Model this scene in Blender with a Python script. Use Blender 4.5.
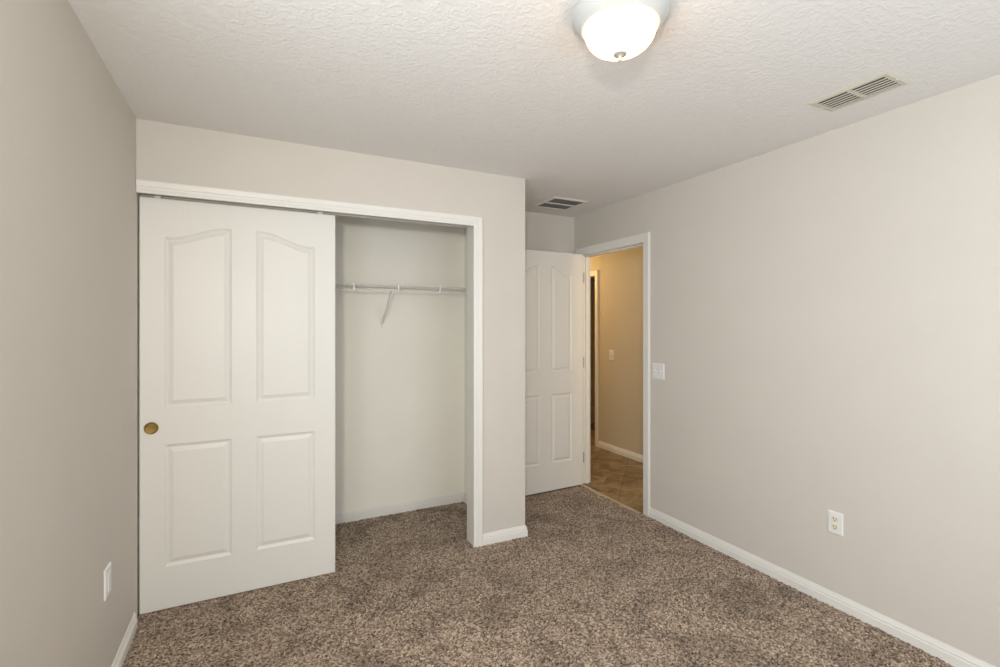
import bpy, bmesh, math, random
import numpy as np
from mathutils import Vector, Matrix

for o in list(bpy.data.objects):
    bpy.data.objects.remove(o)
sc = bpy.context.scene
C = sc.collection
R = math.radians

# ------------------------------------------------------------------ camera
CAMZ = 1.44
cam = bpy.data.cameras.new('camera')
cam.sensor_width = 36.0
cam.lens = 485.2 / 1000 * 36
cam.shift_y = -(333.5 - 325.0) / 1000
cam.clip_start = 0.02
camo = bpy.data.objects.new('camera', cam)
camo.location = (0, 0, CAMZ)
camo.rotation_euler = (R(90), 0, R(-26.68))
C.objects.link(camo)
sc.camera = camo

# ------------------------------------------------------------------ world, exposure
sc.view_settings.view_transform = 'Standard'
sc.view_settings.look = 'None'
sc.view_settings.gamma = 1
sc.view_settings.use_curve_mapping = False
sc.view_settings.exposure = 0.03
w = bpy.data.worlds.new('daylight')
sc.world = w
w.use_nodes = True
w.node_tree.nodes['Background'].inputs[0].default_value = (0.62, 0.75, 1.0, 1)
w.node_tree.nodes['Background'].inputs[1].default_value = 0.6

# ------------------------------------------------------------------ room dimensions (metres, camera above the origin)
XL, XR = -0.519, 2.646      # left and right walls
YC, YA = 2.892, 3.722       # closet front wall, alcove back wall
YCB = 3.682                 # closet back wall
XP = 1.646                  # alcove corner (end of the closet wall)
XCS = 1.53                  # closet right side wall, inner face
YR = -0.75                  # rear wall with the added window
CH = 2.44
OPX = 1.263                 # closet opening right edge
OPZ = 2.082
DY0, DY1, DZ = 2.822, 3.610, 2.070   # bedroom doorway in the right wall
XH = 3.627                  # far wall of the hall
YH0, YH1 = 1.2, 6.6
WIN = (0.50, 2.30, 0.85, 2.12)      # unseen window added in the rear wall: x0,x1,z0,z1


# ------------------------------------------------------------------ lights
def area(name, loc, size, power, color, direction, size_y=None, spread=180):
    l = bpy.data.lights.new(name, 'AREA')
    l.shape = 'RECTANGLE'
    l.size = size
    l.size_y = size_y or size
    l.energy = power
    l.color = color
    l.spread = R(spread)
    o = bpy.data.objects.new(name, l)
    o.location = loc
    o.rotation_euler = Vector(direction).to_track_quat('-Z', 'Y').to_euler()
    C.objects.link(o)
    return o


def point(name, loc, power, color, radius):
    l = bpy.data.lights.new(name, 'POINT')
    l.energy = power
    l.color = color
    l.shadow_soft_size = radius
    o = bpy.data.objects.new(name, l)
    o.location = loc
    C.objects.link(o)
    return o


# daylight from an unseen window added behind the camera to shape the shading
area('added_window_light', ((WIN[0] + WIN[1]) / 2, YR - 0.12, (WIN[2] + WIN[3]) / 2), WIN[1] - WIN[0], 26,
     (0.87, 0.94, 1.0), (0, 1, 0.0), WIN[3] - WIN[2])
# a second unseen window, added in the left wall for light from the side
WIN2 = (-0.35, 1.15, 0.85, 2.12)     # y0,y1,z0,z1
area('added_side_window_light', (XL - 0.13, (WIN2[0] + WIN2[1]) / 2, (WIN2[2] + WIN2[3]) / 2), WIN2[1] - WIN2[0], 41,
     (0.87, 0.94, 1.0), (1, 0, 0), WIN2[3] - WIN2[2])
# the photographer's softened flash beside the camera
area('camera_flash', (-0.350, -0.45, 1.67), 0.16, 32, (1.0, 0.95, 0.865), (0.35, 1, 0.0))
# hall lamp out of view, an added hall fill, and a far-room light
point('hall_lamp_light', (3.0, 5.6, 2.1), 34, (1.0, 0.66, 0.29), 0.30)
point('hall_near_fill', (3.0, 2.0, 1.8), 21, (1.0, 0.78, 0.50), 0.10)  # bare fill added to lift the lower hall wall
point('far_room_light', (5.2, 6.3, 1.9), 0.9, (1.0, 0.60, 0.28), 0.10)


# ------------------------------------------------------------------ materials
def newmat(name, rough=0.6, color=(0.8, 0.8, 0.8), metallic=0.0, spec=0.5):
    m = bpy.data.materials.new(name)
    m.use_nodes = True
    b = m.node_tree.nodes['Principled BSDF']
    b.inputs['Base Color'].default_value = (*color, 1)
    b.inputs['Roughness'].default_value = rough
    b.inputs['Metallic'].default_value = metallic
    b.inputs['Specular IOR Level'].default_value = spec
    return m, m.node_tree.nodes, m.node_tree.links, b


def noise(N, L, scale, detail=3, rough=0.5, vec=None, dist=0.0):
    n = N.new('ShaderNodeTexNoise')
    n.inputs['Scale'].default_value = scale
    n.inputs['Detail'].default_value = detail
    n.inputs['Roughness'].default_value = rough
    n.inputs['Distortion'].default_value = dist
    if vec is not None:
        L.new(vec, n.inputs['Vector'])
    return n


def ramp(N, L, src, stops):
    r = N.new('ShaderNodeValToRGB')
    e = r.color_ramp.elements
    while len(e) < len(stops):
        e.new(0.5)
    for el, (p, c) in zip(e, stops):
        el.position = p
        el.color = (*c, 1) if len(c) == 3 else c
    L.new(src, r.inputs[0])
    return r


def bump(N, L, b, src, strength, dist):
    u = N.new('ShaderNodeBump')
    u.inputs['Strength'].default_value = strength
    u.inputs['Distance'].default_value = dist
    L.new(src, u.inputs['Height'])
    L.new(u.outputs[0], b.inputs['Normal'])
    return u


def painted_wall(name, color, bs=0.25):
    m, N, L, b = newmat(name, 0.55, color, spec=0.3)
    g = N.new('ShaderNodeNewGeometry')
    n = noise(N, L, 90, 3, 0.55, g.outputs['Position'])
    bump(N, L, b, n.outputs[0], bs, 0.003)
    n2 = noise(N, L, 3, 2, 0.5, g.outputs['Position'])
    r = ramp(N, L, n2.outputs[0], [(0.3, tuple(c * 0.985 for c in color)), (0.7, tuple(c * 1.01 for c in color))])
    L.new(r.outputs[0], b.inputs['Base Color'])
    return m


M = {}
M['wall'] = painted_wall('beige_wall_paint', (0.645, 0.604, 0.546))
M['closet_wall'] = painted_wall('lightened_closet_paint', (0.92, 0.89, 0.80))  # room paint lightened to stand in for light reaching the closet
M['hall_wall'] = painted_wall('hall_wall_paint', (0.60, 0.54, 0.42))

# ceiling: knock-down texture
m, N, L, b = newmat('textured_ceiling_paint', 0.7, (0.825, 0.81, 0.79), spec=0.25)
g = N.new('ShaderNodeNewGeometry')
n = noise(N, L, 42, 2.5, 0.5, g.outputs['Position'], 0.9)
r = ramp(N, L, n.outputs[0], [(0.42, (0, 0, 0)), (0.60, (1, 1, 1))])
n2 = noise(N, L, 120, 2, 0.5, g.outputs['Position'])
mx = N.new('ShaderNodeMath'); mx.operation = 'MULTIPLY_ADD'
L.new(n2.outputs[0], mx.inputs[0]); mx.inputs[1].default_value = 0.12
L.new(r.outputs[0], mx.inputs[2])
bump(N, L, b, mx.outputs[0], 0.34, 0.003)
M['ceiling'] = m


def white_paint(name, color, rough=0.38, grain=False):
    m, N, L, b = newmat(name, rough, color, spec=0.45)
    tc = N.new('ShaderNodeTexCoord')
    if grain:
        mp = N.new('ShaderNodeMapping')
        mp.inputs['Scale'].default_value = (1.0, 1.0, 0.045)
        L.new(tc.outputs['Object'], mp.inputs['Vector'])
        n = noise(N, L, 170, 4, 0.6, mp.outputs[0], 0.4)
        bump(N, L, b, n.outputs[0], 0.38, 0.0015)
    else:
        n = noise(N, L, 60, 2, 0.5, tc.outputs['Object'])
        bump(N, L, b, n.outputs[0], 0.05, 0.001)
    return m


M['trim'] = white_paint('white_trim_paint', (0.79, 0.775, 0.73))
M['door'] = white_paint('white_door_paint', (0.775, 0.76, 0.715), 0.42, True)
M['fardoor'] = white_paint('dim_lit_far_door', (0.42, 0.30, 0.19), 0.5, True)  # brown puts the dim warm light on the door into its colour
M['plate'] = white_paint('white_plastic', (0.80, 0.80, 0.78), 0.3)
M['almond'] = white_paint('almond_plastic', (0.76, 0.71, 0.58), 0.3)
M['slot'] = newmat('dark_slot', 0.7, (0.03, 0.025, 0.02))[0]
M['vent'] = white_paint('vent_enamel', (0.62, 0.59, 0.50), 0.4)
M['ventshade'] = newmat('painted_duct_shade', 0.8, (0.035, 0.032, 0.03))[0]  # painted dark in place of the shade inside the ducts
M['ventgrey'] = white_paint('return_vent_enamel', (0.40, 0.38, 0.35), 0.5)
M['wire'] = white_paint('white_vinyl_wire', (0.80, 0.79, 0.75), 0.35)
M['track'] = newmat('track_metal', 0.4, (0.62, 0.58, 0.54), 0.3)[0]
M['nickel'] = newmat('brushed_nickel', 0.35, (0.62, 0.58, 0.52), 0.9)[0]
M['hinge'] = newmat('satin_hinge_metal', 0.45, (0.5, 0.46, 0.40), 0.5)[0]
M['finial'] = newmat('pale_satin_nickel', 0.4, (0.50, 0.46, 0.41), 0.3)[0]
M['pan'] = white_paint('lamp_white_enamel', (0.52, 0.53, 0.52), 0.4)

m, N, L, b = newmat('polished_brass', 0.40, (0.50, 0.34, 0.10), 0.75)
tc = N.new('ShaderNodeTexCoord')
n = noise(N, L, 25, 2, 0.5, tc.outputs['Object'])
r = ramp(N, L, n.outputs[0], [(0.3, (0.26, 0.17, 0.045)), (0.7, (0.36, 0.24, 0.075))])
L.new(r.outputs[0], b.inputs['Base Color'])
M['brass'] = m

m, N, L, b = newmat('lit_opal_glass', 0.3, (0.95, 0.93, 0.88))
b.inputs['Emission Color'].default_value = (1.0, 0.56, 0.22, 1)
b.inputs['Emission Strength'].default_value = 7.0
M['opal'] = m

# carpet
m, N, L, b = newmat('brown_frieze_carpet', 0.95, (0.2, 0.15, 0.11), spec=0.1)
g = N.new('ShaderNodeNewGeometry')
v = N.new('ShaderNodeTexVoronoi'); v.inputs['Scale'].default_value = 132
L.new(g.outputs['Position'], v.inputs['Vector'])
sep = N.new('ShaderNodeSeparateColor'); L.new(v.outputs['Color'], sep.inputs[0])
r = ramp(N, L, sep.outputs[0], [(0.0, (0.060, 0.040, 0.028)), (0.20, (0.145, 0.100, 0.071)), (0.50, (0.26, 0.189, 0.138)),
                                (0.78, (0.37, 0.278, 0.207)), (1.0, (0.52, 0.42, 0.33))])
n2 = noise(N, L, 3.8, 4, 0.62, g.outputs['Position'], 0.5)
r2 = ramp(N, L, n2.outputs[0], [(0.36, (0.80, 0.80, 0.78)), (0.54, (1.22, 1.24, 1.22))])
mx = N.new('ShaderNodeMix'); mx.data_type = 'RGBA'; mx.blend_type = 'MULTIPLY'
mx.inputs[0].default_value = 1.0
L.new(r.outputs[0], mx.inputs[6]); L.new(r2.outputs[0], mx.inputs[7])
L.new(mx.outputs[2], b.inputs['Base Color'])
b.inputs['Sheen Weight'].default_value = 0.15
M['carpet'] = m

# hall vinyl tile
m, N, L, b = newmat('brown_tile_vinyl', 0.35, (0.3, 0.2, 0.12), spec=0.4)
g = N.new('ShaderNodeNewGeometry')
mp = N.new('ShaderNodeMapping'); mp.inputs['Rotation'].default_value = (0, 0, R(45))
L.new(g.outputs['Position'], mp.inputs['Vector'])
bt = N.new('ShaderNodeTexBrick')
bt.offset = 0.0
bt.inputs['Scale'].default_value = 1.0
bt.inputs['Brick Width'].default_value = 0.33
bt.inputs['Row Height'].default_value = 0.33
bt.inputs['Mortar Size'].default_value = 0.006
bt.inputs['Color1'].default_value = (0.25, 0.185, 0.115, 1)
bt.inputs['Color2'].default_value = (0.20, 0.148, 0.09, 1)
bt.inputs['Mortar'].default_value = (0.15, 0.105, 0.065, 1)
L.new(mp.outputs[0], bt.inputs['Vector'])
n = noise(N, L, 5, 6, 0.65, g.outputs['Position'], 1.5)
r = ramp(N, L, n.outputs[0], [(0.38, (0.62, 0.58, 0.54)), (0.62, (1.45, 1.42, 1.36))])
mx = N.new('ShaderNodeMix'); mx.data_type = 'RGBA'; mx.blend_type = 'MULTIPLY'; mx.inputs[0].default_value = 1
L.new(bt.outputs[0], mx.inputs[6]); L.new(r.outputs[0], mx.inputs[7])
L.new(mx.outputs[2], b.inputs['Base Color'])
M['tile'] = m
M['strip'] = newmat('tan_transition_strip', 0.5, (0.55, 0.43, 0.30))[0]


# ------------------------------------------------------------------ mesh helpers
def link(name, bm, mat, parent=None, smooth=False, kind=None):
    bmesh.ops.recalc_face_normals(bm, faces=bm.faces)
    me = bpy.data.meshes.new(name)
    bm.to_mesh(me)
    bm.free()
    me.materials.append(mat)
    if smooth:
        for p in me.polygons:
            p.use_smooth = True
    o = bpy.data.objects.new(name, me)
    C.objects.link(o)
    if parent:
        o.parent = parent
    if kind:
        o['kind'] = kind
    return o


def box(bm, a, b):
    (x0, y0, z0), (x1, y1, z1) = a, b
    v = [bm.verts.new(p) for p in ((x0, y0, z0), (x1, y0, z0), (x1, y1, z0), (x0, y1, z0),
                                   (x0, y0, z1), (x1, y0, z1), (x1, y1, z1), (x0, y1, z1))]
    for f in ((3, 2, 1, 0), (4, 5, 6, 7), (0, 1, 5, 4), (1, 2, 6, 5), (2, 3, 7, 6), (3, 0, 4, 7)):
        bm.faces.new([v[i] for i in f])
    return v


def bevel_all(bm, off, seg=2):
    bmesh.ops.bevel(bm, geom=list(bm.edges), offset=off, segments=seg, affect='EDGES', profile=0.5)


def boxes(name, lst, mat, parent=None, kind=None, bev=0):
    bm = bmesh.new()
    for a, b in lst:
        box(bm, a, b)
    if bev:
        bevel_all(bm, bev)
    return link(name, bm, mat, parent, kind=kind)


def tube(bm, pts, r, n=8):
    pts = [Vector(p) for p in pts]
    rings = []
    for i, p in enumerate(pts):
        d = (pts[min(i + 1, len(pts) - 1)] - pts[max(i - 1, 0)]).normalized()
        a = d.orthogonal().normalized() if i == 0 else (rings_a - d * rings_a.dot(d)).normalized()
        rings_a = a
        c = d.cross(a)
        rings.append([bm.verts.new(p + r * (math.cos(t) * a + math.sin(t) * c)) for t in [2 * math.pi * k / n for k in range(n)]])
    for A, B in zip(rings, rings[1:]):
        for k in range(n):
            bm.faces.new((A[k], A[(k + 1) % n], B[(k + 1) % n], B[k]))
    bm.faces.new(rings[0]); bm.faces.new(rings[-1][::-1])


def lathe(bm, prof, n=64, axis=None):
    """prof: (radius, height) pairs, revolved about +Z (or mapped by axis)."""
    f = axis or (lambda x, y, z: (x, y, z))
    rings = []
    for r, h in prof:
        if r < 1e-6:
            rings.append([bm.verts.new(f(0, 0, h))])
        else:
            rings.append([bm.verts.new(f(r * math.cos(2 * math.pi * k / n), r * math.sin(2 * math.pi * k / n), h)) for k in range(n)])
    for A, B in zip(rings, rings[1:]):
        for k in range(n):
            q = (k + 1) % n
            if len(A) == 1 and len(B) == 1:
                continue
            if len(A) == 1:
                bm.faces.new((A[0], B[q], B[k]))
            elif len(B) == 1:
                bm.faces.new((A[k], A[q], B[0]))
            else:
                bm.faces.new((A[k], A[q], B[q], B[k]))


def sweep(bm, path, prof, place, side=1):
    """profile (offset, rise) carried along a 2-D path with mitred corners; place(u, v, t) -> xyz."""
    n = len(path)
    P = [Vector(p) for p in path]
    rows = []
    for i in range(n):
        nn = []
        if i > 0:
            d = (P[i] - P[i - 1]).normalized(); nn.append(Vector((-d.y, d.x)) * side)
        if i < n - 1:
            d = (P[i + 1] - P[i]).normalized(); nn.append(Vector((-d.y, d.x)) * side)
        m_ = nn[0] if len(nn) == 1 else (nn[0] + nn[1]) / (1 + nn[0].dot(nn[1]))
        rows.append([bm.verts.new(place(P[i].x + m_.x * a, P[i].y + m_.y * a, t)) for a, t in prof])
    for A, B in zip(rows, rows[1:]):
        for k in range(len(prof)):
            q = (k + 1) % len(prof)
            bm.faces.new((A[k], A[q], B[q], B[k]))
    bm.faces.new(rows[0]); bm.faces.new(rows[-1][::-1])


def empty(name, loc, label=None, cat=None, rz=0, group=None, kind=None):
    o = bpy.data.objects.new(name, None)
    o.location = loc
    o.rotation_euler = (0, 0, rz)
    o.empty_display_size = 0.05
    C.objects.link(o)
    if label: o['label'] = label
    if cat: o['category'] = cat
    if group: o['group'] = group
    if kind: o['kind'] = kind
    return o


# ------------------------------------------------------------------ shell
T = 0.115
TW = 0.086     # right wall
boxes('ceiling', [((XL - 0.2, YR - T, CH), (6.6, 7.4, CH + 0.1))], M['ceiling'], kind='structure')

# left wall, a hair off square as in the photo
LROT = R(0.05)
def place_left(o):
    mt = Matrix.Translation((XL, YC, 0)) @ Matrix.Rotation(LROT, 4, 'Z') @ Matrix.Translation((-XL, -YC, 0))
    o.data.transform(mt)
_y0, _y1, _z0, _z1 = WIN2
o = boxes('wall_left', [((XL - T, YR - 0.3, 0), (XL, _y0, CH)), ((XL - T, _y1, 0), (XL, YC, CH)), ((XL - T, _y0, 0), (XL, _y1, _z0)), ((XL - T, _y0, _z1), (XL, _y1, CH))], M['wall'], kind='structure'); place_left(o)
boxes('wall_closet_left', [((XL - T, YC, 0), (XL - 0.008, YCB, CH))], M['closet_wall'], kind='structure')

# closet front wall with its opening; the pier ends in the alcove corner
boxes('wall_closet', [((XL - 0.008, YC, OPZ + 0.034), (OPX + 0.006, YC + T, CH)), ((OPX + 0.006, YC, 0), (XP, YC + T, CH))], M['wall'], kind='structure')
boxes('wall_closet_side', [((XCS, YC + T, 0), (XP, YA, CH))], M['wall'], kind='structure')
boxes('wall_closet_inner', [((XCS - 0.006, YC + T, 0), (XCS, YCB, CH))], M['closet_wall'], kind='structure')
boxes('wall_closet_back', [((XL, YCB, 0), (XCS, YCB + T, CH))], M['closet_wall'], kind='structure')
boxes('wall_alcove', [((XP - T, YA, 0), (XR + TW, YA + T, CH))], M['wall'], kind='structure')
# right wall with the doorway
boxes('wall_right', [((XR, YR - T, 0), (XR + TW, DY0 - 0.018, CH)), ((XR, DY1 + 0.018, 0), (XR + TW, YA, CH)),
                     ((XR, DY0 - 0.018, DZ + 0.018), (XR + TW, DY1 + 0.018, CH))], M['wall'], kind='structure')
# rear wall with the added, unseen window
x0, x1, z0, z1 = WIN
boxes('wall_rear', [((XL - 0.2, YR - T, 0), (x0, YR, CH)), ((x1, YR - T, 0), (XR, YR, CH)),
                    ((x0, YR - T, 0), (x1, YR, z0)), ((x0, YR - T, z1), (x1, YR, CH))], M['wall'], kind='structure')
wf = boxes('added_window_1', [((x0, YR - 0.09, z0), (x0 + 0.04, YR - 0.04, z1)), ((x1 - 0.04, YR - 0.09, z0), (x1, YR - 0.04, z1)),
                        ((x0, YR - 0.09, z0), (x1, YR - 0.04, z0 + 0.04)), ((x0, YR - 0.09, z1 - 0.04), (x1, YR - 0.04, z1)),
                        ((x0, YR - 0.08, (z0 + z1) / 2 - 0.02), (x1, YR - 0.05, (z0 + z1) / 2 + 0.02))], M['trim'], kind='structure')
boxes('added_window_sill', [((x0 - 0.03, YR - 0.04, z0 - 0.02), (x1 + 0.03, YR + 0.03, z0))], M['trim'], wf, bev=0.004)

boxes('added_window_2', [((XL - 0.09, _y0, _z0), (XL - 0.04, _y0 + 0.04, _z1)), ((XL - 0.09, _y1 - 0.04, _z0), (XL - 0.04, _y1, _z1)),
                   ((XL - 0.09, _y0, _z0), (XL - 0.04, _y1, _z0 + 0.04)), ((XL - 0.09, _y0, _z1 - 0.04), (XL - 0.04, _y1, _z1)),
                   ((XL - 0.08, _y0, (_z0 + _z1) / 2 - 0.02), (XL - 0.05, _y1, (_z0 + _z1) / 2 + 0.02))], M['trim'], kind='structure')  # frame of the unseen window added for side light

# hall
CY0, CY1, CZ = 4.675, 5.45, 2.03      # doorway in the far hall wall
boxes('wall_hall', [((XH, YH0, 0), (XH + T, CY0 - 0.016, CH)), ((XH, CY1 + 0.016, 0), (XH + T, YH1, CH)), ((XH, CY0 - 0.016, CZ + 0.016), (XH + T, CY1 + 0.016, CH))],
      M['hall_wall'], kind='structure')
boxes('wall_hall_end', [((XR + TW, YH1, 0), (XH + T, YH1 + T, CH))], M['hall_wall'], kind='structure')
boxes('wall_hall_start', [((XR + TW, YH0 - T, 0), (XH + T, YH0, CH))], M['hall_wall'], kind='structure')
boxes('wall_hall_near', [((XR, YA + T, 0), (XR + TW, YH1, CH)), ((XR + TW, YH0, 0), (XR + TW + 0.006, DY0 - 0.02, CH))], M['hall_wall'], kind='structure')
boxes('wall_far_room', [((XH + T, 7.2, 0), (6.5, 7.3, CH)), ((6.4, 3.9, 0), (6.5, 7.2, CH)), ((XH + T, 3.9, 0), (6.4, 4.0, CH))],
      M['hall_wall'], kind='structure')
boxes('floor_hall', [((XR + 0.03, YH0, -0.03), (6.5, 7.3, -0.004)), ((XR - 0.014, DY0 - 0.01, -0.03), (XR + 0.03, DY1 + 0.01, -0.004))], M['tile'], kind='structure')
boxes('floor', [((XL - 0.2, YR, -0.05), (XR + 0.03, YA + 0.02, -0.012))], M['carpet'], kind='structure')


# carpet pile as real relief over the slab
def carpet_mesh():
    s = 0.0062
    xs = np.arange(XL - 0.03, XR + 0.045, s)
    ys = np.arange(YR, YA + 0.01, s)
    nx, ny = len(xs), len(ys)
    rng = np.random.default_rng(4)
    X, Y = np.meshgrid(xs, ys, indexing='ij')
    X = X + rng.uniform(-0.4, 0.4, X.shape) * s
    Y = Y + rng.uniform(-0.4, 0.4, Y.shape) * s
    Z = rng.uniform(-1, 1, X.shape) * 0.0042
    # low swells left by feet and the vacuum cleaner
    for a, b_, ph, am in ((3.1, 4.3, 0.4, 0.0012), (7.0, -5.2, 1.7, 0.0009), (-9.1, 8.0, 2.9, 0.0006)):
        Z = Z + am * np.sin(a * X + b_ * Y + ph)
    Z = Z - 0.001
    co = np.stack([X, Y, Z], -1).reshape(-1, 3).astype(np.float32)
    idx = np.arange(nx * ny).reshape(nx, ny)
    q = np.stack([idx[:-1, :-1], idx[1:, :-1], idx[1:, 1:], idx[:-1, 1:]], -1).reshape(-1, 4)
    # leave out what lies in walls / behind the closet
    cx = co[q[:, 0], 0]; cy = co[q[:, 0], 1]
    keep = ~((cx > XCS) & (cx < XP) & (cy > YC + 0.01)) & ~((cx > OPX + 0.02) & (cx < XP) & (cy > YC + 0.01) & (cy < YC + T))
    keep &= ~((cx < XP) & (cy > YCB)) & ~((cx > XR - 0.034) & (cy > DY0 - 0.002) & (cy < DY1 + 0.002)) & ~((cx > XR + 0.01) & ((cy < DY0) | (cy > DY1)))
    q = q[keep]
    me = bpy.data.meshes.new('carpet')
    me.vertices.add(len(co)); me.vertices.foreach_set('co', co.ravel())
    me.loops.add(q.size); me.loops.foreach_set('vertex_index', q.ravel().astype(np.int32))
    me.polygons.add(len(q))
    me.polygons.foreach_set('loop_start', np.arange(0, q.size, 4, dtype=np.int32))
    me.polygons.foreach_set('loop_total', np.full(len(q), 4, dtype=np.int32))
    me.update(calc_edges=True)
    me.materials.append(M['carpet'])
    o = bpy.data.objects.new('floor_carpet', me)
    C.objects.link(o)
    o['kind'] = 'structure'
carpet_mesh()

# ------------------------------------------------------------------ baseboards: profile (out from the wall, height)
BB = [(0, 0), (0.013, 0), (0.013, 0.044), (0.0095, 0.047), (0.0095, 0.053), (0.0115, 0.056), (0.0075, 0.060), (0.0075, 0.064), (0.0045, 0.071), (0.0035, 0.0765), (0, 0.0775)]
def baseboard(name, path, side, mat=None, z=-0.006):
    bm = bmesh.new()
    sweep(bm, path, BB, lambda u, v, t: (u, v, z + t), side)
    return link(name, bm, mat or M['trim'], kind='structure')

baseboard('baseboard_right', [(XR, YR), (XR, DY0 - 0.070)], 1)
o = baseboard('baseboard_left', [(XL, YC - 0.045), (XL, YR - 0.2)], 1)
place_left(o)
baseboard('baseboard_closet', [(OPX + 0.060, YC), (XP, YC), (XP, YA), (XR - 0.001, YA)], -1)
baseboard('baseboard_closet_back', [(XL, YCB), (XCS - 0.006, YCB), (XCS - 0.006, YC + T)], -1)
baseboard('baseboard_hall', [(XH, CY0 - 0.070), (XH, YH0)], -1)
baseboard('baseboard_rear', [(XR - 0.014, YR), (XL, YR)], -1)

# ------------------------------------------------------------------ casings: profile (across, proud of the wall)
def casing_prof(wd):
    return [(0.0, 0.0), (0.0, 0.008), (0.003, 0.010), (0.014, 0.0105), (0.017, 0.0125), (0.027, 0.0135), (0.030, 0.0125), (0.033, 0.015),
            (wd - 0.014, 0.017), (wd - 0.005, 0.018), (wd, 0.015), (wd, 0.0)]
# closet: head runs into the left wall, one leg on the right
bm = bmesh.new()
sweep(bm, [(XL + 0.002, OPZ), (OPX - 0.004, OPZ), (OPX - 0.004, -0.006)], casing_prof(0.062), lambda u, v, t: (u, YC - t, v), 1)
link('trim_1', bm, M['trim'], kind='structure')
# closet jamb lining
boxes('trim_2', [((OPX, YC - 0.001, -0.006), (OPX + 0.006, YC + T + 0.001, OPZ + 0.028)), ((XL - 0.008, YC - 0.001, OPZ + 0.028), (OPX + 0.006, YC + T + 0.001, OPZ + 0.034))],
      M['trim'], kind='structure')
# bedroom doorway casing (room side)
bm = bmesh.new()
sweep(bm, [(DY0 - 0.004, -0.006), (DY0 - 0.004, DZ + 0.004), (DY1 + 0.004, DZ + 0.004), (DY1 + 0.004, -0.006)], casing_prof(0.066), lambda u, v, t: (XR - t, u, v), 1)
link('trim_3', bm, M['trim'], kind='structure')
# jamb and stop
J0, J1 = XR - 0.001, XR + TW + 0.001
boxes('trim_4', [((J0, DY0 - 0.018, -0.006), (J1, DY0, DZ)), ((J0, DY1, -0.006), (J1, DY1 + 0.018, DZ)), ((J0, DY0 - 0.018, DZ), (J1, DY1 + 0.018, DZ + 0.018)),
                 ((XR + 0.040, DY0, -0.006), (XR + 0.072, DY0 + 0.011, DZ)), ((XR + 0.040, DY1 - 0.011, -0.006), (XR + 0.075, DY1, DZ)),
                 ((XR + 0.040, DY0, DZ - 0.011), (XR + 0.075, DY1, DZ))], M['trim'], kind='structure')
bm = bmesh.new()
sweep(bm, [(DY0 - 0.004, -0.006), (DY0 - 0.004, DZ + 0.004), (DY1 + 0.004, DZ + 0.004), (DY1 + 0.004, -0.006)], casing_prof(0.065), lambda u, v, t: (XR + TW + 0.006 + t, u, v), 1)
link('trim_5', bm, M['trim'], kind='structure')
# strike plate on the near jamb
boxes('strike_plate', [((XR + 0.012, DY0 - 0.001, 0.90), (XR + 0.036, DY0 + 0.0015, 0.96))], M['hinge'], bpy.data.objects['trim_4'])
# casing of the other doorway in the hall
bm = bmesh.new()
sweep(bm, [(CY0, -0.006), (CY0, CZ), (CY1, CZ), (CY1, -0.006)], casing_prof(0.060), lambda u, v, t: (XH - t, u, v), 1)
link('trim_6', bm, M['trim'], kind='structure')
boxes('trim_7', [((XH - 0.001, CY0 - 0.016, -0.006), (XH + T + 0.001, CY0, CZ)), ((XH - 0.001, CY1, -0.006), (XH + T + 0.001, CY1 + 0.016, CZ)),
                 ((XH - 0.001, CY0 - 0.016, CZ), (XH + T + 0.001, CY1 + 0.016, CZ + 0.016))], M['trim'], kind='structure')
# transition strip, edge slightly ragged where the carpet is tucked
bm = bmesh.new()
random.seed(3)
ny = 40
rows = []
for i in range(ny + 1):  # ragged where the carpet is tucked under
    y = DY0 + (DY1 - DY0) * i / ny
    xa = XR - 0.038 + random.uniform(-0.004, 0.004) - (0.010 if 22 < i < 32 else 0)
    rows.append([bm.verts.new(p) for p in ((xa, y, -0.01), (xa, y, 0.004), (xa + 0.006, y, 0.006), (XR - 0.012, y, 0.004), (XR - 0.006, y, -0.01))])
for A, B in zip(rows, rows[1:]):
    for k in range(4):
        bm.faces.new((A[k], A[k + 1], B[k + 1], B[k]))
link('trim_8', bm, M['strip'], kind='structure')


# ------------------------------------------------------------------ moulded four-panel doors
PP = [(0, 0), (0.0025, -0.0025), (0.006, -0.0045), (0.012, -0.0085), (0.016, -0.0095), (0.019, -0.0085), (0.022, -0.0075),
      (0.036, -0.0020), (0.039, -0.0012)]
def outline(px0, px1, pz0, pz1, arch, d, n=24):
    """panel outline inset by d; arch = rise of the top towards the side given by its sign."""
    pts = [(px0 + d, pz0 + d), (px1 - d, pz0 + d)]
    a, b_ = px1 - d, px0 + d
    for k in range(n + 1):
        x = a + (b_ - a) * k / n
        if arch:
            u = (x - px0) / (px1 - px0)
            if arch < 0: u = 1 - u          # peak at px0
            s = min(1, max(0, (u - 0.08) / 0.84)); s = s * s * (3 - 2 * s)
            z = pz1 + abs(arch) * s
        else:
            z = pz1
        pts.append((x, z - d))
    return pts

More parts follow.
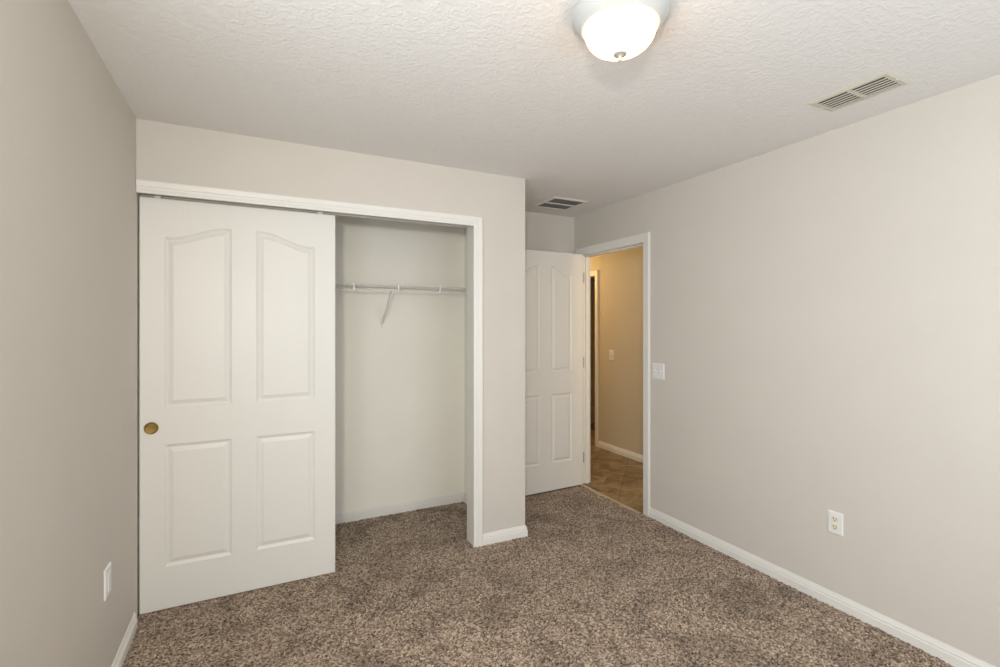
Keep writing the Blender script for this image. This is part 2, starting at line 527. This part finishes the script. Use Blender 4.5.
def door_mesh(W, H, thick, panels):
    """origin at lower front corner; x across, front at y=0 (towards -y), back at y=thick."""
    bm = bmesh.new()
    for sgn, y0 in ((-1, 0.0), (1, thick)):
        lip = 0.003
        ed = []
        corner = [bm.verts.new((x, y0, z)) for x, z in ((lip, lip), (W - lip, lip), (W - lip, H - lip), (lip, H - lip))]
        outer = [bm.verts.new((x, y0 - sgn * lip, z)) for x, z in ((0, 0), (W, 0), (W, H), (0, H))]
        for k in range(4):
            q = (k + 1) % 4
            bm.faces.new((corner[k], corner[q], outer[q], outer[k]))
            ed.append(bm.edges.get((corner[k], corner[q])))
        if sgn < 0: first = outer
        else:
            for k in range(4):
                q = (k + 1) % 4
                bm.faces.new((first[k], first[q], outer[q], outer[k]))
        for (a, b_, c, d_, arch) in panels:
            loops = []
            for (ins, h) in PP:
                loops.append([bm.verts.new((x, y0 + sgn * h, z)) for x, z in outline(a, b_, c, d_, arch, ins)])
            n = len(loops[0])
            for A, B in zip(loops, loops[1:]):
                for k in range(n):
                    q = (k + 1) % n
                    bm.faces.new((A[k], A[q], B[q], B[k]))
            bm.faces.new(loops[-1])
            for k in range(n):
                ed.append(bm.edges.get((loops[0][k], loops[0][(k + 1) % n])))
        bmesh.ops.triangle_fill(bm, edges=ed, use_beauty=True, use_dissolve=False)
    return bm

# sliding closet door
SX, SW, SZ = XL + 0.001, 0.930, 0.002
def px(x): return x - SX
bm = door_mesh(SW, 2.077, 0.034, [
    (px(-0.415), px(-0.115), 1.017, 1.882, 0.067), (px(0.0), px(0.300), 1.017, 1.882, -0.067),
    (px(-0.415), px(-0.115), 0.213, 0.832, 0), (px(0.0), px(0.300), 0.213, 0.832, 0)])
d1 = link('door_1', bm, M['door'], kind='structure')
d1.location = (SX, 2.953, SZ)
d1['label'] = 'white sliding closet door with four moulded panels'
# brass finger pull
bm = bmesh.new()
ax = lambda x, y, z: (x, -z, y)
lathe(bm, [(0, -0.0035), (0.010, -0.0035), (0.0230, -0.0035), (0.0240, -0.0034), (0.0252, -0.0015), (0.0262, 0.0012), (0.0272, 0.0018), (0.0290, 0.0018), (0.0303, 0.0006), (0.0305, -0.001)], 48, ax)
o = link('finger_pull', bm, M['brass'], d1, smooth=True)
o['label'] = 'round brass finger pull'
o.location = (px(-0.469), -0.0005, 0.922)
# recess the pull slightly proud of the face so its cup reads
o.location.y = -0.0042
# two roller hangers between the door top and the track
for k, hx in enumerate((-0.443, 0.330)):
    bm = bmesh.new()
    box(bm, (-0.013, 0.006, 0), (0.013, 0.028, 0.012))
    bevel_all(bm, 0.0015, 1)
    tube(bm, [(0.008, -0.001, 0.007), (0.008, 0.01, 0.007)], 0.006, 12)
    tube(bm, [(-0.012, 0.003, 0.007), (-0.012, 0.01, 0.007)], 0.004, 10)
    h = link('roller_hanger', bm, M['wire'], d1)
    h.location = (px(hx), 0.0, 2.077)
# ceiling track of the closet doors
bm = bmesh.new()
for yy in (YC + 0.100, YC + 0.111):
    box(bm, (XL + 0.001, yy, OPZ + 0.009), (OPX, yy + 0.002, OPZ + 0.028))
box(bm, (XL + 0.001, YC + 0.050, OPZ + 0.024), (OPX, YC + 0.113, OPZ + 0.028))
link('trim_9', bm, M['track'], kind='structure')

# bedroom door, open against the alcove wall
LW = 0.782
bm = door_mesh(LW, 2.062, 0.035, [
    (LW - 0.344, LW - 0.123, 1.022, 1.872, -0.066), (LW - 0.681, LW - 0.460, 1.022, 1.872, 0.066),
    (LW - 0.344, LW - 0.123, 0.235, 0.832, 0), (LW - 0.681, LW - 0.460, 0.235, 0.832, 0)])
# hinge side at x = 0, the leaf runs towards -x
bmesh.ops.translate(bm, verts=bm.verts, vec=(-LW, 0, 0))
d2 = link('door_2', bm, M['door'], kind='structure')
d2.location = (2.617, 3.552, 0.012)
d2.rotation_euler = (0, 0, R(2.3))
d2['label'] = 'white four-panel bedroom door standing open'
for hz in (0.24, 1.09, 1.85):
    bm = bmesh.new()
    tube(bm, [(0.009, 0.002, -0.044), (0.009, 0.002, 0.044)], 0.0055, 12)
    tube(bm, [(0.009, 0.002, 0.044), (0.009, 0.002, 0.049)], 0.004, 12)
    box(bm, (0.0, 0.004, -0.044), (0.0015, 0.033, 0.044))
    h = link('hinge', bm, M['hinge'], d2)
    h.location = (0, 0, hz)
for s, yy in ((-1, 0.0), (1, 0.035)):
    bm = bmesh.new()
    axs = (lambda s, yy: (lambda x, y, z: (x, yy + s * z, y)))(s, yy)
    lathe(bm, [(0.033, 0), (0.033, 0.004), (0.028, 0.008), (0.012, 0.010), (0.011, 0.030), (0.020, 0.036), (0.027, 0.046), (0.027, 0.054), (0.018, 0.062), (0, 0.064)], 40, axs)
    h = link('door_knob', bm, M['nickel'], d2, smooth=True)
    h.location = (-LW + 0.062, 0, 0.90)

# panelled door in the dark room beyond the hall
bm = door_mesh(0.80, 2.03, 0.035, [(0.11, 0.34, 1.02, 1.84, 0.06), (0.46, 0.69, 1.02, 1.84, -0.06), (0.11, 0.34, 0.22, 0.82, 0), (0.46, 0.69, 0.22, 0.82, 0)])
d3 = link('door_3', bm, M['fardoor'], kind='structure')
d3.location = (4.10, 5.80, 0.012)
d3.rotation_euler = (0, 0, R(-20))
d3['label'] = 'panelled door beyond the hall, its warm shade painted brown'


# ------------------------------------------------------------------ closet wire shelf
sh = empty('wire_shelf', (XL, YCB, 1.70), 'white wire closet shelf with hanging lip across the closet back wall', 'shelf')
def sp(x, y, z): return (x - XL, y - YCB, z - 1.70)
YF = 3.382
bm = bmesh.new()
x = XL + 0.03
while x < XCS - 0.01:
    tube(bm, [sp(x, YCB - 0.006, 1.720), sp(x, YF + 0.003, 1.720), sp(x, YF, 1.717), sp(x, YF, 1.679)], 0.0013, 5)
    x += 0.0254
for yy in (YCB - 0.012, YCB - 0.16):
    tube(bm, [sp(XL + 0.004, yy, 1.717), sp(XCS - 0.010, yy, 1.717)], 0.0028, 8)
link('wire_deck', bm, M['wire'], sh)
bm = bmesh.new()
for zz in (1.7215, 1.679):
    tube(bm, [sp(XL + 0.004, YF - 0.003, zz), sp(XCS - 0.010, YF - 0.003, zz)], 0.0034, 8)
link('front_rail', bm, M['wire'], sh)
for cx in (-0.32, -0.01, 0.285, 0.590, 0.896, 1.206):
    bm = bmesh.new()
    box(bm, (-0.006, -0.008, -0.026), (0.006, 0.002, 0.026))
    bevel_all(bm, 0.002, 2)
    o = link('rail_clip', bm, M['wire'], sh)
    o.location = sp(cx, YF - 0.003, 1.700)
for bx in (0.850, -0.15):
    bm = bmesh.new()
    # angled steel channel from the lip down to the wall
    a = Vector(sp(bx, YF + 0.002, 1.676)); b_ = Vector(sp(bx, YCB - 0.003, 1.440))
    d = (b_ - a).normalized(); nrm = Vector((0, -d.z, d.y))
    for off, hw in ((0, 0.0050),):
        vs = []
        for p in (a, b_):
            for sx, sn in ((-1, 0), (1, 0), (1, 0.010), (0.75, 0.010), (0.75, 0.002), (-0.75, 0.002), (-0.75, 0.010), (-1, 0.010)):
                vs.append(bm.verts.new(p + Vector((sx * hw, 0, 0)) + nrm * sn))
        for k in range(8):
            q = (k + 1) % 8
            bm.faces.new((vs[k], vs[q], vs[8 + q], vs[8 + k]))
        bm.faces.new(vs[:8]); bm.faces.new(vs[8:][::-1])
    box(bm, sp(bx - 0.008, YCB - 0.004, 1.415), sp(bx + 0.008, YCB, 1.455))
    link('shelf_brace', bm, M['wire'], sh)
for bx in (XL + 0.012, XCS - 0.018):
    bm = bmesh.new()
    box(bm, sp(bx - 0.008 , YF - 0.012, 1.670), sp(bx + 0.010, YF + 0.030, 1.728))
    bevel_all(bm, 0.002, 1)
    link('end_bracket', bm, M['wire'], sh)

# ------------------------------------------------------------------ ceiling lamp
lp = empty('ceiling_lamp', (1.032, 1.205, CH), 'lit white flush ceiling lamp with opal glass bowl and small finial', 'ceiling lamp')
bm = bmesh.new()
lathe(bm, [(0, -0.001), (0.140, -0.001), (0.147, -0.004), (0.150, -0.010), (0.151, -0.018), (0.149, -0.026), (0.144, -0.034), (0.138, -0.044), (0.128, -0.053), (0.121, -0.059),
           (0.118, -0.060), (0.116, -0.058), (0.115, -0.050), (0.112, -0.046), (0, -0.046)], 96)
link('lamp_pan', bm, M['pan'], lp, smooth=True)
bm = bmesh.new()
pr = []
for k in range(25):
    a = k / 24 * math.pi / 2
    pr.append((0.1125 * math.cos(a) ** 0.60, -0.052 - 0.080 * math.sin(a) ** 0.95))
pr[-1] = (0, -0.132)
lathe(bm, pr, 96)
link('glass_bowl', bm, M['opal'], lp, smooth=True)
bm = bmesh.new()
lathe(bm, [(0, -0.128), (0.0060, -0.133), (0.0185, -0.137), (0.0215, -0.140), (0.0205, -0.143), (0.0165, -0.1445), (0.0150, -0.1440), (0.0120, -0.1470), (0.0065, -0.149), (0.0060, -0.153), (0.0072, -0.156), (0.0060, -0.160), (0.0025, -0.164), (0, -0.165)], 32)
link('finial', bm, M['finial'], lp, smooth=True)

# ------------------------------------------------------------------ ceiling vents
def frame_bm(bm, x0, x1, y0, y1, wd, drop, z=0.0):
    """sloping register frame hanging under the ceiling plane z."""
    prof = [(0.0, 0.0), (0.0, -0.002), (wd * 0.45, -drop), (wd, -drop), (wd, 0.0)]
    pts = [(x0, y0), (x1, y0), (x1, y1), (x0, y1)]
    rows = []
    for i, (x, y) in enumerate(pts):
        sx = 1 if x == x0 else -1
        sy = 1 if y == y0 else -1
        rows.append([bm.verts.new((x + sx * a, y + sy * a, z + h)) for a, h in prof])
    for i in range(4):
        A, B = rows[i], rows[(i + 1) % 4]
        for k in range(len(prof) - 1):
            bm.faces.new((A[k], A[k + 1], B[k + 1], B[k]))

v1 = empty('air_vent', (2.310, 1.174, CH), 'cream rectangular ceiling register with two banks of slats near the right wall', 'ceiling vent')
hx_, hy_ = 0.095, 0.158
bm = bmesh.new(); frame_bm(bm, -hx_, hx_, -hy_, hy_, 0.027, 0.009)
box(bm, (-hx_ + 0.027, -0.006, -0.0108), (hx_ - 0.027, 0.006, -0.001))
link('vent_frame', bm, M['vent'], v1)
boxes('duct_shade', [((-hx_ + 0.02, -hy_ + 0.02, -0.0012), (hx_ - 0.02, hy_ - 0.02, -0.0005))], M['ventshade'], v1)  # flat dark sheet standing in for the shaded duct
for bank in (-1, 1):
    y0, y1 = sorted((bank * 0.006, bank * (hy_ - 0.027)))
    for k in range(5):
        xx = -hx_ + 0.027 + 0.0160 + k * 0.0232
        bm = bmesh.new()
        vs = [bm.verts.new(p) for p in ((xx, y0, -0.0078), (xx + 0.0068, y0, -0.0098), (xx + 0.0066, y0, -0.0104), (xx - 0.0003, y0, -0.0085),
                                        (xx, y1, -0.0078), (xx + 0.0068, y1, -0.0098), (xx + 0.0066, y1, -0.0104), (xx - 0.0003, y1, -0.0085))]
        for f in ((0, 1, 2, 3), (7, 6, 5, 4), (0, 4, 5, 1), (1, 5, 6, 2), (2, 6, 7, 3), (3, 7, 4, 0)):
            bm.faces.new([vs[i] for i in f])
        link('slat', bm, M['vent'], v1)
for yy in (-hy_ + 0.014, hy_ - 0.014):
    bm = bmesh.new(); lathe(bm, [(0, -0.0115), (0.003, -0.011), (0.004, -0.009)], 12)
    o = link('screw', bm, M['plate'], v1); o.location = (0, yy, 0)

v2 = empty('return_air_vent', (2.236, 3.346, CH), 'square return air grille with dark slats in the alcove ceiling above the open door', 'ceiling vent')
hx_, hy_ = 0.166, 0.165
bm = bmesh.new(); frame_bm(bm, -hx_, hx_, -hy_, hy_, 0.026, 0.008)
box(bm, (-hx_ + 0.022, -0.010, -0.009), (hx_ - 0.022, 0.010, -0.001))
link('vent_frame', bm, M['trim'], v2)
boxes('duct_shade', [((-hx_ + 0.015, -hy_ + 0.015, -0.0012), (hx_ - 0.015, hy_ - 0.015, -0.0005))], M['ventshade'], v2)  # thin dark sheet, duct shade put into its colour
for k in range(24):
    yy = -hy_ + 0.030 + k * 0.0119
    if abs(yy) < 0.013 or yy > hy_ - 0.032: continue
    bm = bmesh.new()
    vs = [bm.verts.new((sx, yy + dy, dz)) for sx in (-hx_ + 0.022, hx_ - 0.022) for dy, dz in ((0, -0.006), (0.006, -0.002), (0.0066, -0.0026), (0.0006, -0.0066))]
    for f in ((0, 1, 2, 3), (7, 6, 5, 4), (0, 4, 5, 1), (1, 5, 6, 2), (2, 6, 7, 3), (3, 7, 4, 0)):
        bm.faces.new([vs[i] for i in f])
    link('slat', bm, M['ventgrey'], v2)


# ------------------------------------------------------------------ plates; local frame: x across, z up, -y out of the wall
def plate_bm(wd, ht, t=0.006):
    bm = bmesh.new()
    a = [(-wd / 2, -ht / 2), (wd / 2, -ht / 2), (wd / 2, ht / 2), (-wd / 2, ht / 2)]
    rings = []
    for ins, y in ((0, 0), (0, -0.002), (0.0025, -t * 0.8), (0.006, -t)):
        rings.append([bm.verts.new((x - math.copysign(ins, x), y, z - math.copysign(ins, z))) for x, z in a])
    for A, B in zip(rings, rings[1:]):
        for k in range(4):
            bm.faces.new((A[k], A[(k + 1) % 4], B[(k + 1) % 4], B[k]))
    bm.faces.new(rings[-1])
    bm.faces.new(rings[0][::-1])
    return bm

def screw(parent, x, z, y=-0.006):
    bm = bmesh.new()
    lathe(bm, [(0, -0.0012), (0.0025, -0.001), (0.0032, 0)], 14, lambda a, b, c: (a, c, b))
    o = link('screw', bm, M['plate'], parent)
    o.location = (x, y, z)
    return o

def toggle(parent, x):
    bm = bmesh.new()
    box(bm, (-0.0055, -0.001, -0.0125), (0.0055, 0.001, 0.0125))
    surround = link('toggle_slot', bm, M['almond'], parent)
    surround.location = (x, -0.006, 0)
    bm = bmesh.new()
    vs = [bm.verts.new(p) for p in ((-0.004, 0, -0.008), (0.004, 0, -0.008), (0.004, 0, 0.004), (-0.004, 0, 0.004),
                                    (-0.003, -0.013, 0.004), (0.003, -0.013, 0.004), (0.003, -0.012, 0.011), (-0.003, -0.012, 0.011))]
    for f in ((0, 1, 5, 4), (1, 2, 6, 5), (2, 3, 7, 6), (3, 0, 4, 7), (4, 5, 6, 7), (3, 2, 1, 0)):
        bm.faces.new([vs[i] for i in f])
    o = link('toggle', bm, M['plate'], parent)
    o.location = (x, -0.006, 0)

# right wall: faces -X  -> local -y must map to -x : rotate by -90 deg
RW = R(-90)
s1 = empty('light_switch', (XR - 0.0003, 2.668, 1.100), 'white double toggle light switch beside the bedroom doorway', 'light switch', RW)
link('switch_plate', plate_bm(0.118, 0.116), M['plate'], s1)
for x in (-0.023, 0.023):
    toggle(s1, x)
    for z in (-0.030, 0.030): screw(s1, x, z)

o1 = empty('wall_outlet', (XR - 0.0003, 1.4455, 0.429), 'white duplex power outlet with cream sockets low on the right wall', 'power outlet', RW)
link('outlet_plate', plate_bm(0.073, 0.114), M['plate'], o1)
for z in (-0.0195, 0.0195):
    bm = bmesh.new()
    n = 32
    ring0, ring1 = [], []
    for k in range(n):
        a = 2 * math.pi * k / n
        xx, zz = 0.0172 * math.cos(a), max(-0.0140, min(0.0140, 0.0172 * math.sin(a)))
        ring0.append(bm.verts.new((xx, 0, zz))); ring1.append(bm.verts.new((xx * 0.96, -0.0016, zz * 0.96)))
    for k in range(n):
        q = (k + 1) % n
        bm.faces.new((ring0[k], ring0[q], ring1[q], ring1[k]))
    bm.faces.new(ring1)
    rc = link('socket', bm, M['almond'], o1)
    rc.location = (0, -0.006, z)
    bm = bmesh.new()
    box(bm, (-0.0078, -0.0022, -0.001), (-0.0052, -0.0012, 0.0080))
    box(bm, (0.0052, -0.0022, 0.0), (0.0078, -0.0012, 0.0080))
    lathe(bm, [(0, -0.0022), (0.0030, -0.0022), (0.0030, -0.0012)], 12, lambda a, b, c: (a, c, b - 0.0075))
    link('socket_slots', bm, M['slot'], rc)
screw(o1, 0, 0)

# left wall plate (faces +X)
o2 = empty('wall_plate', (XL + 0.0007, 2.368, 0.446), 'white wall plate low on the left wall beside the sliding door', 'wall plate', R(90.05))
link('cover_plate', plate_bm(0.082, 0.116, 0.007), M['plate'], o2)
bm = bmesh.new()
box(bm, (-0.017, -0.0095, -0.034), (0.017, -0.0065, 0.034)); bevel_all(bm, 0.001, 1)
link('insert', bm, M['plate'], o2)

# hall switch
s2 = empty('light_switch', (XH - 0.0003, 4.380, 1.095), 'single light switch on the tan hall wall seen through the doorway', 'light switch', RW)
link('switch_plate', plate_bm(0.073, 0.116), M['plate'], s2)
toggle(s2, 0)
for z in (-0.030, 0.030): screw(s2, 0, z)
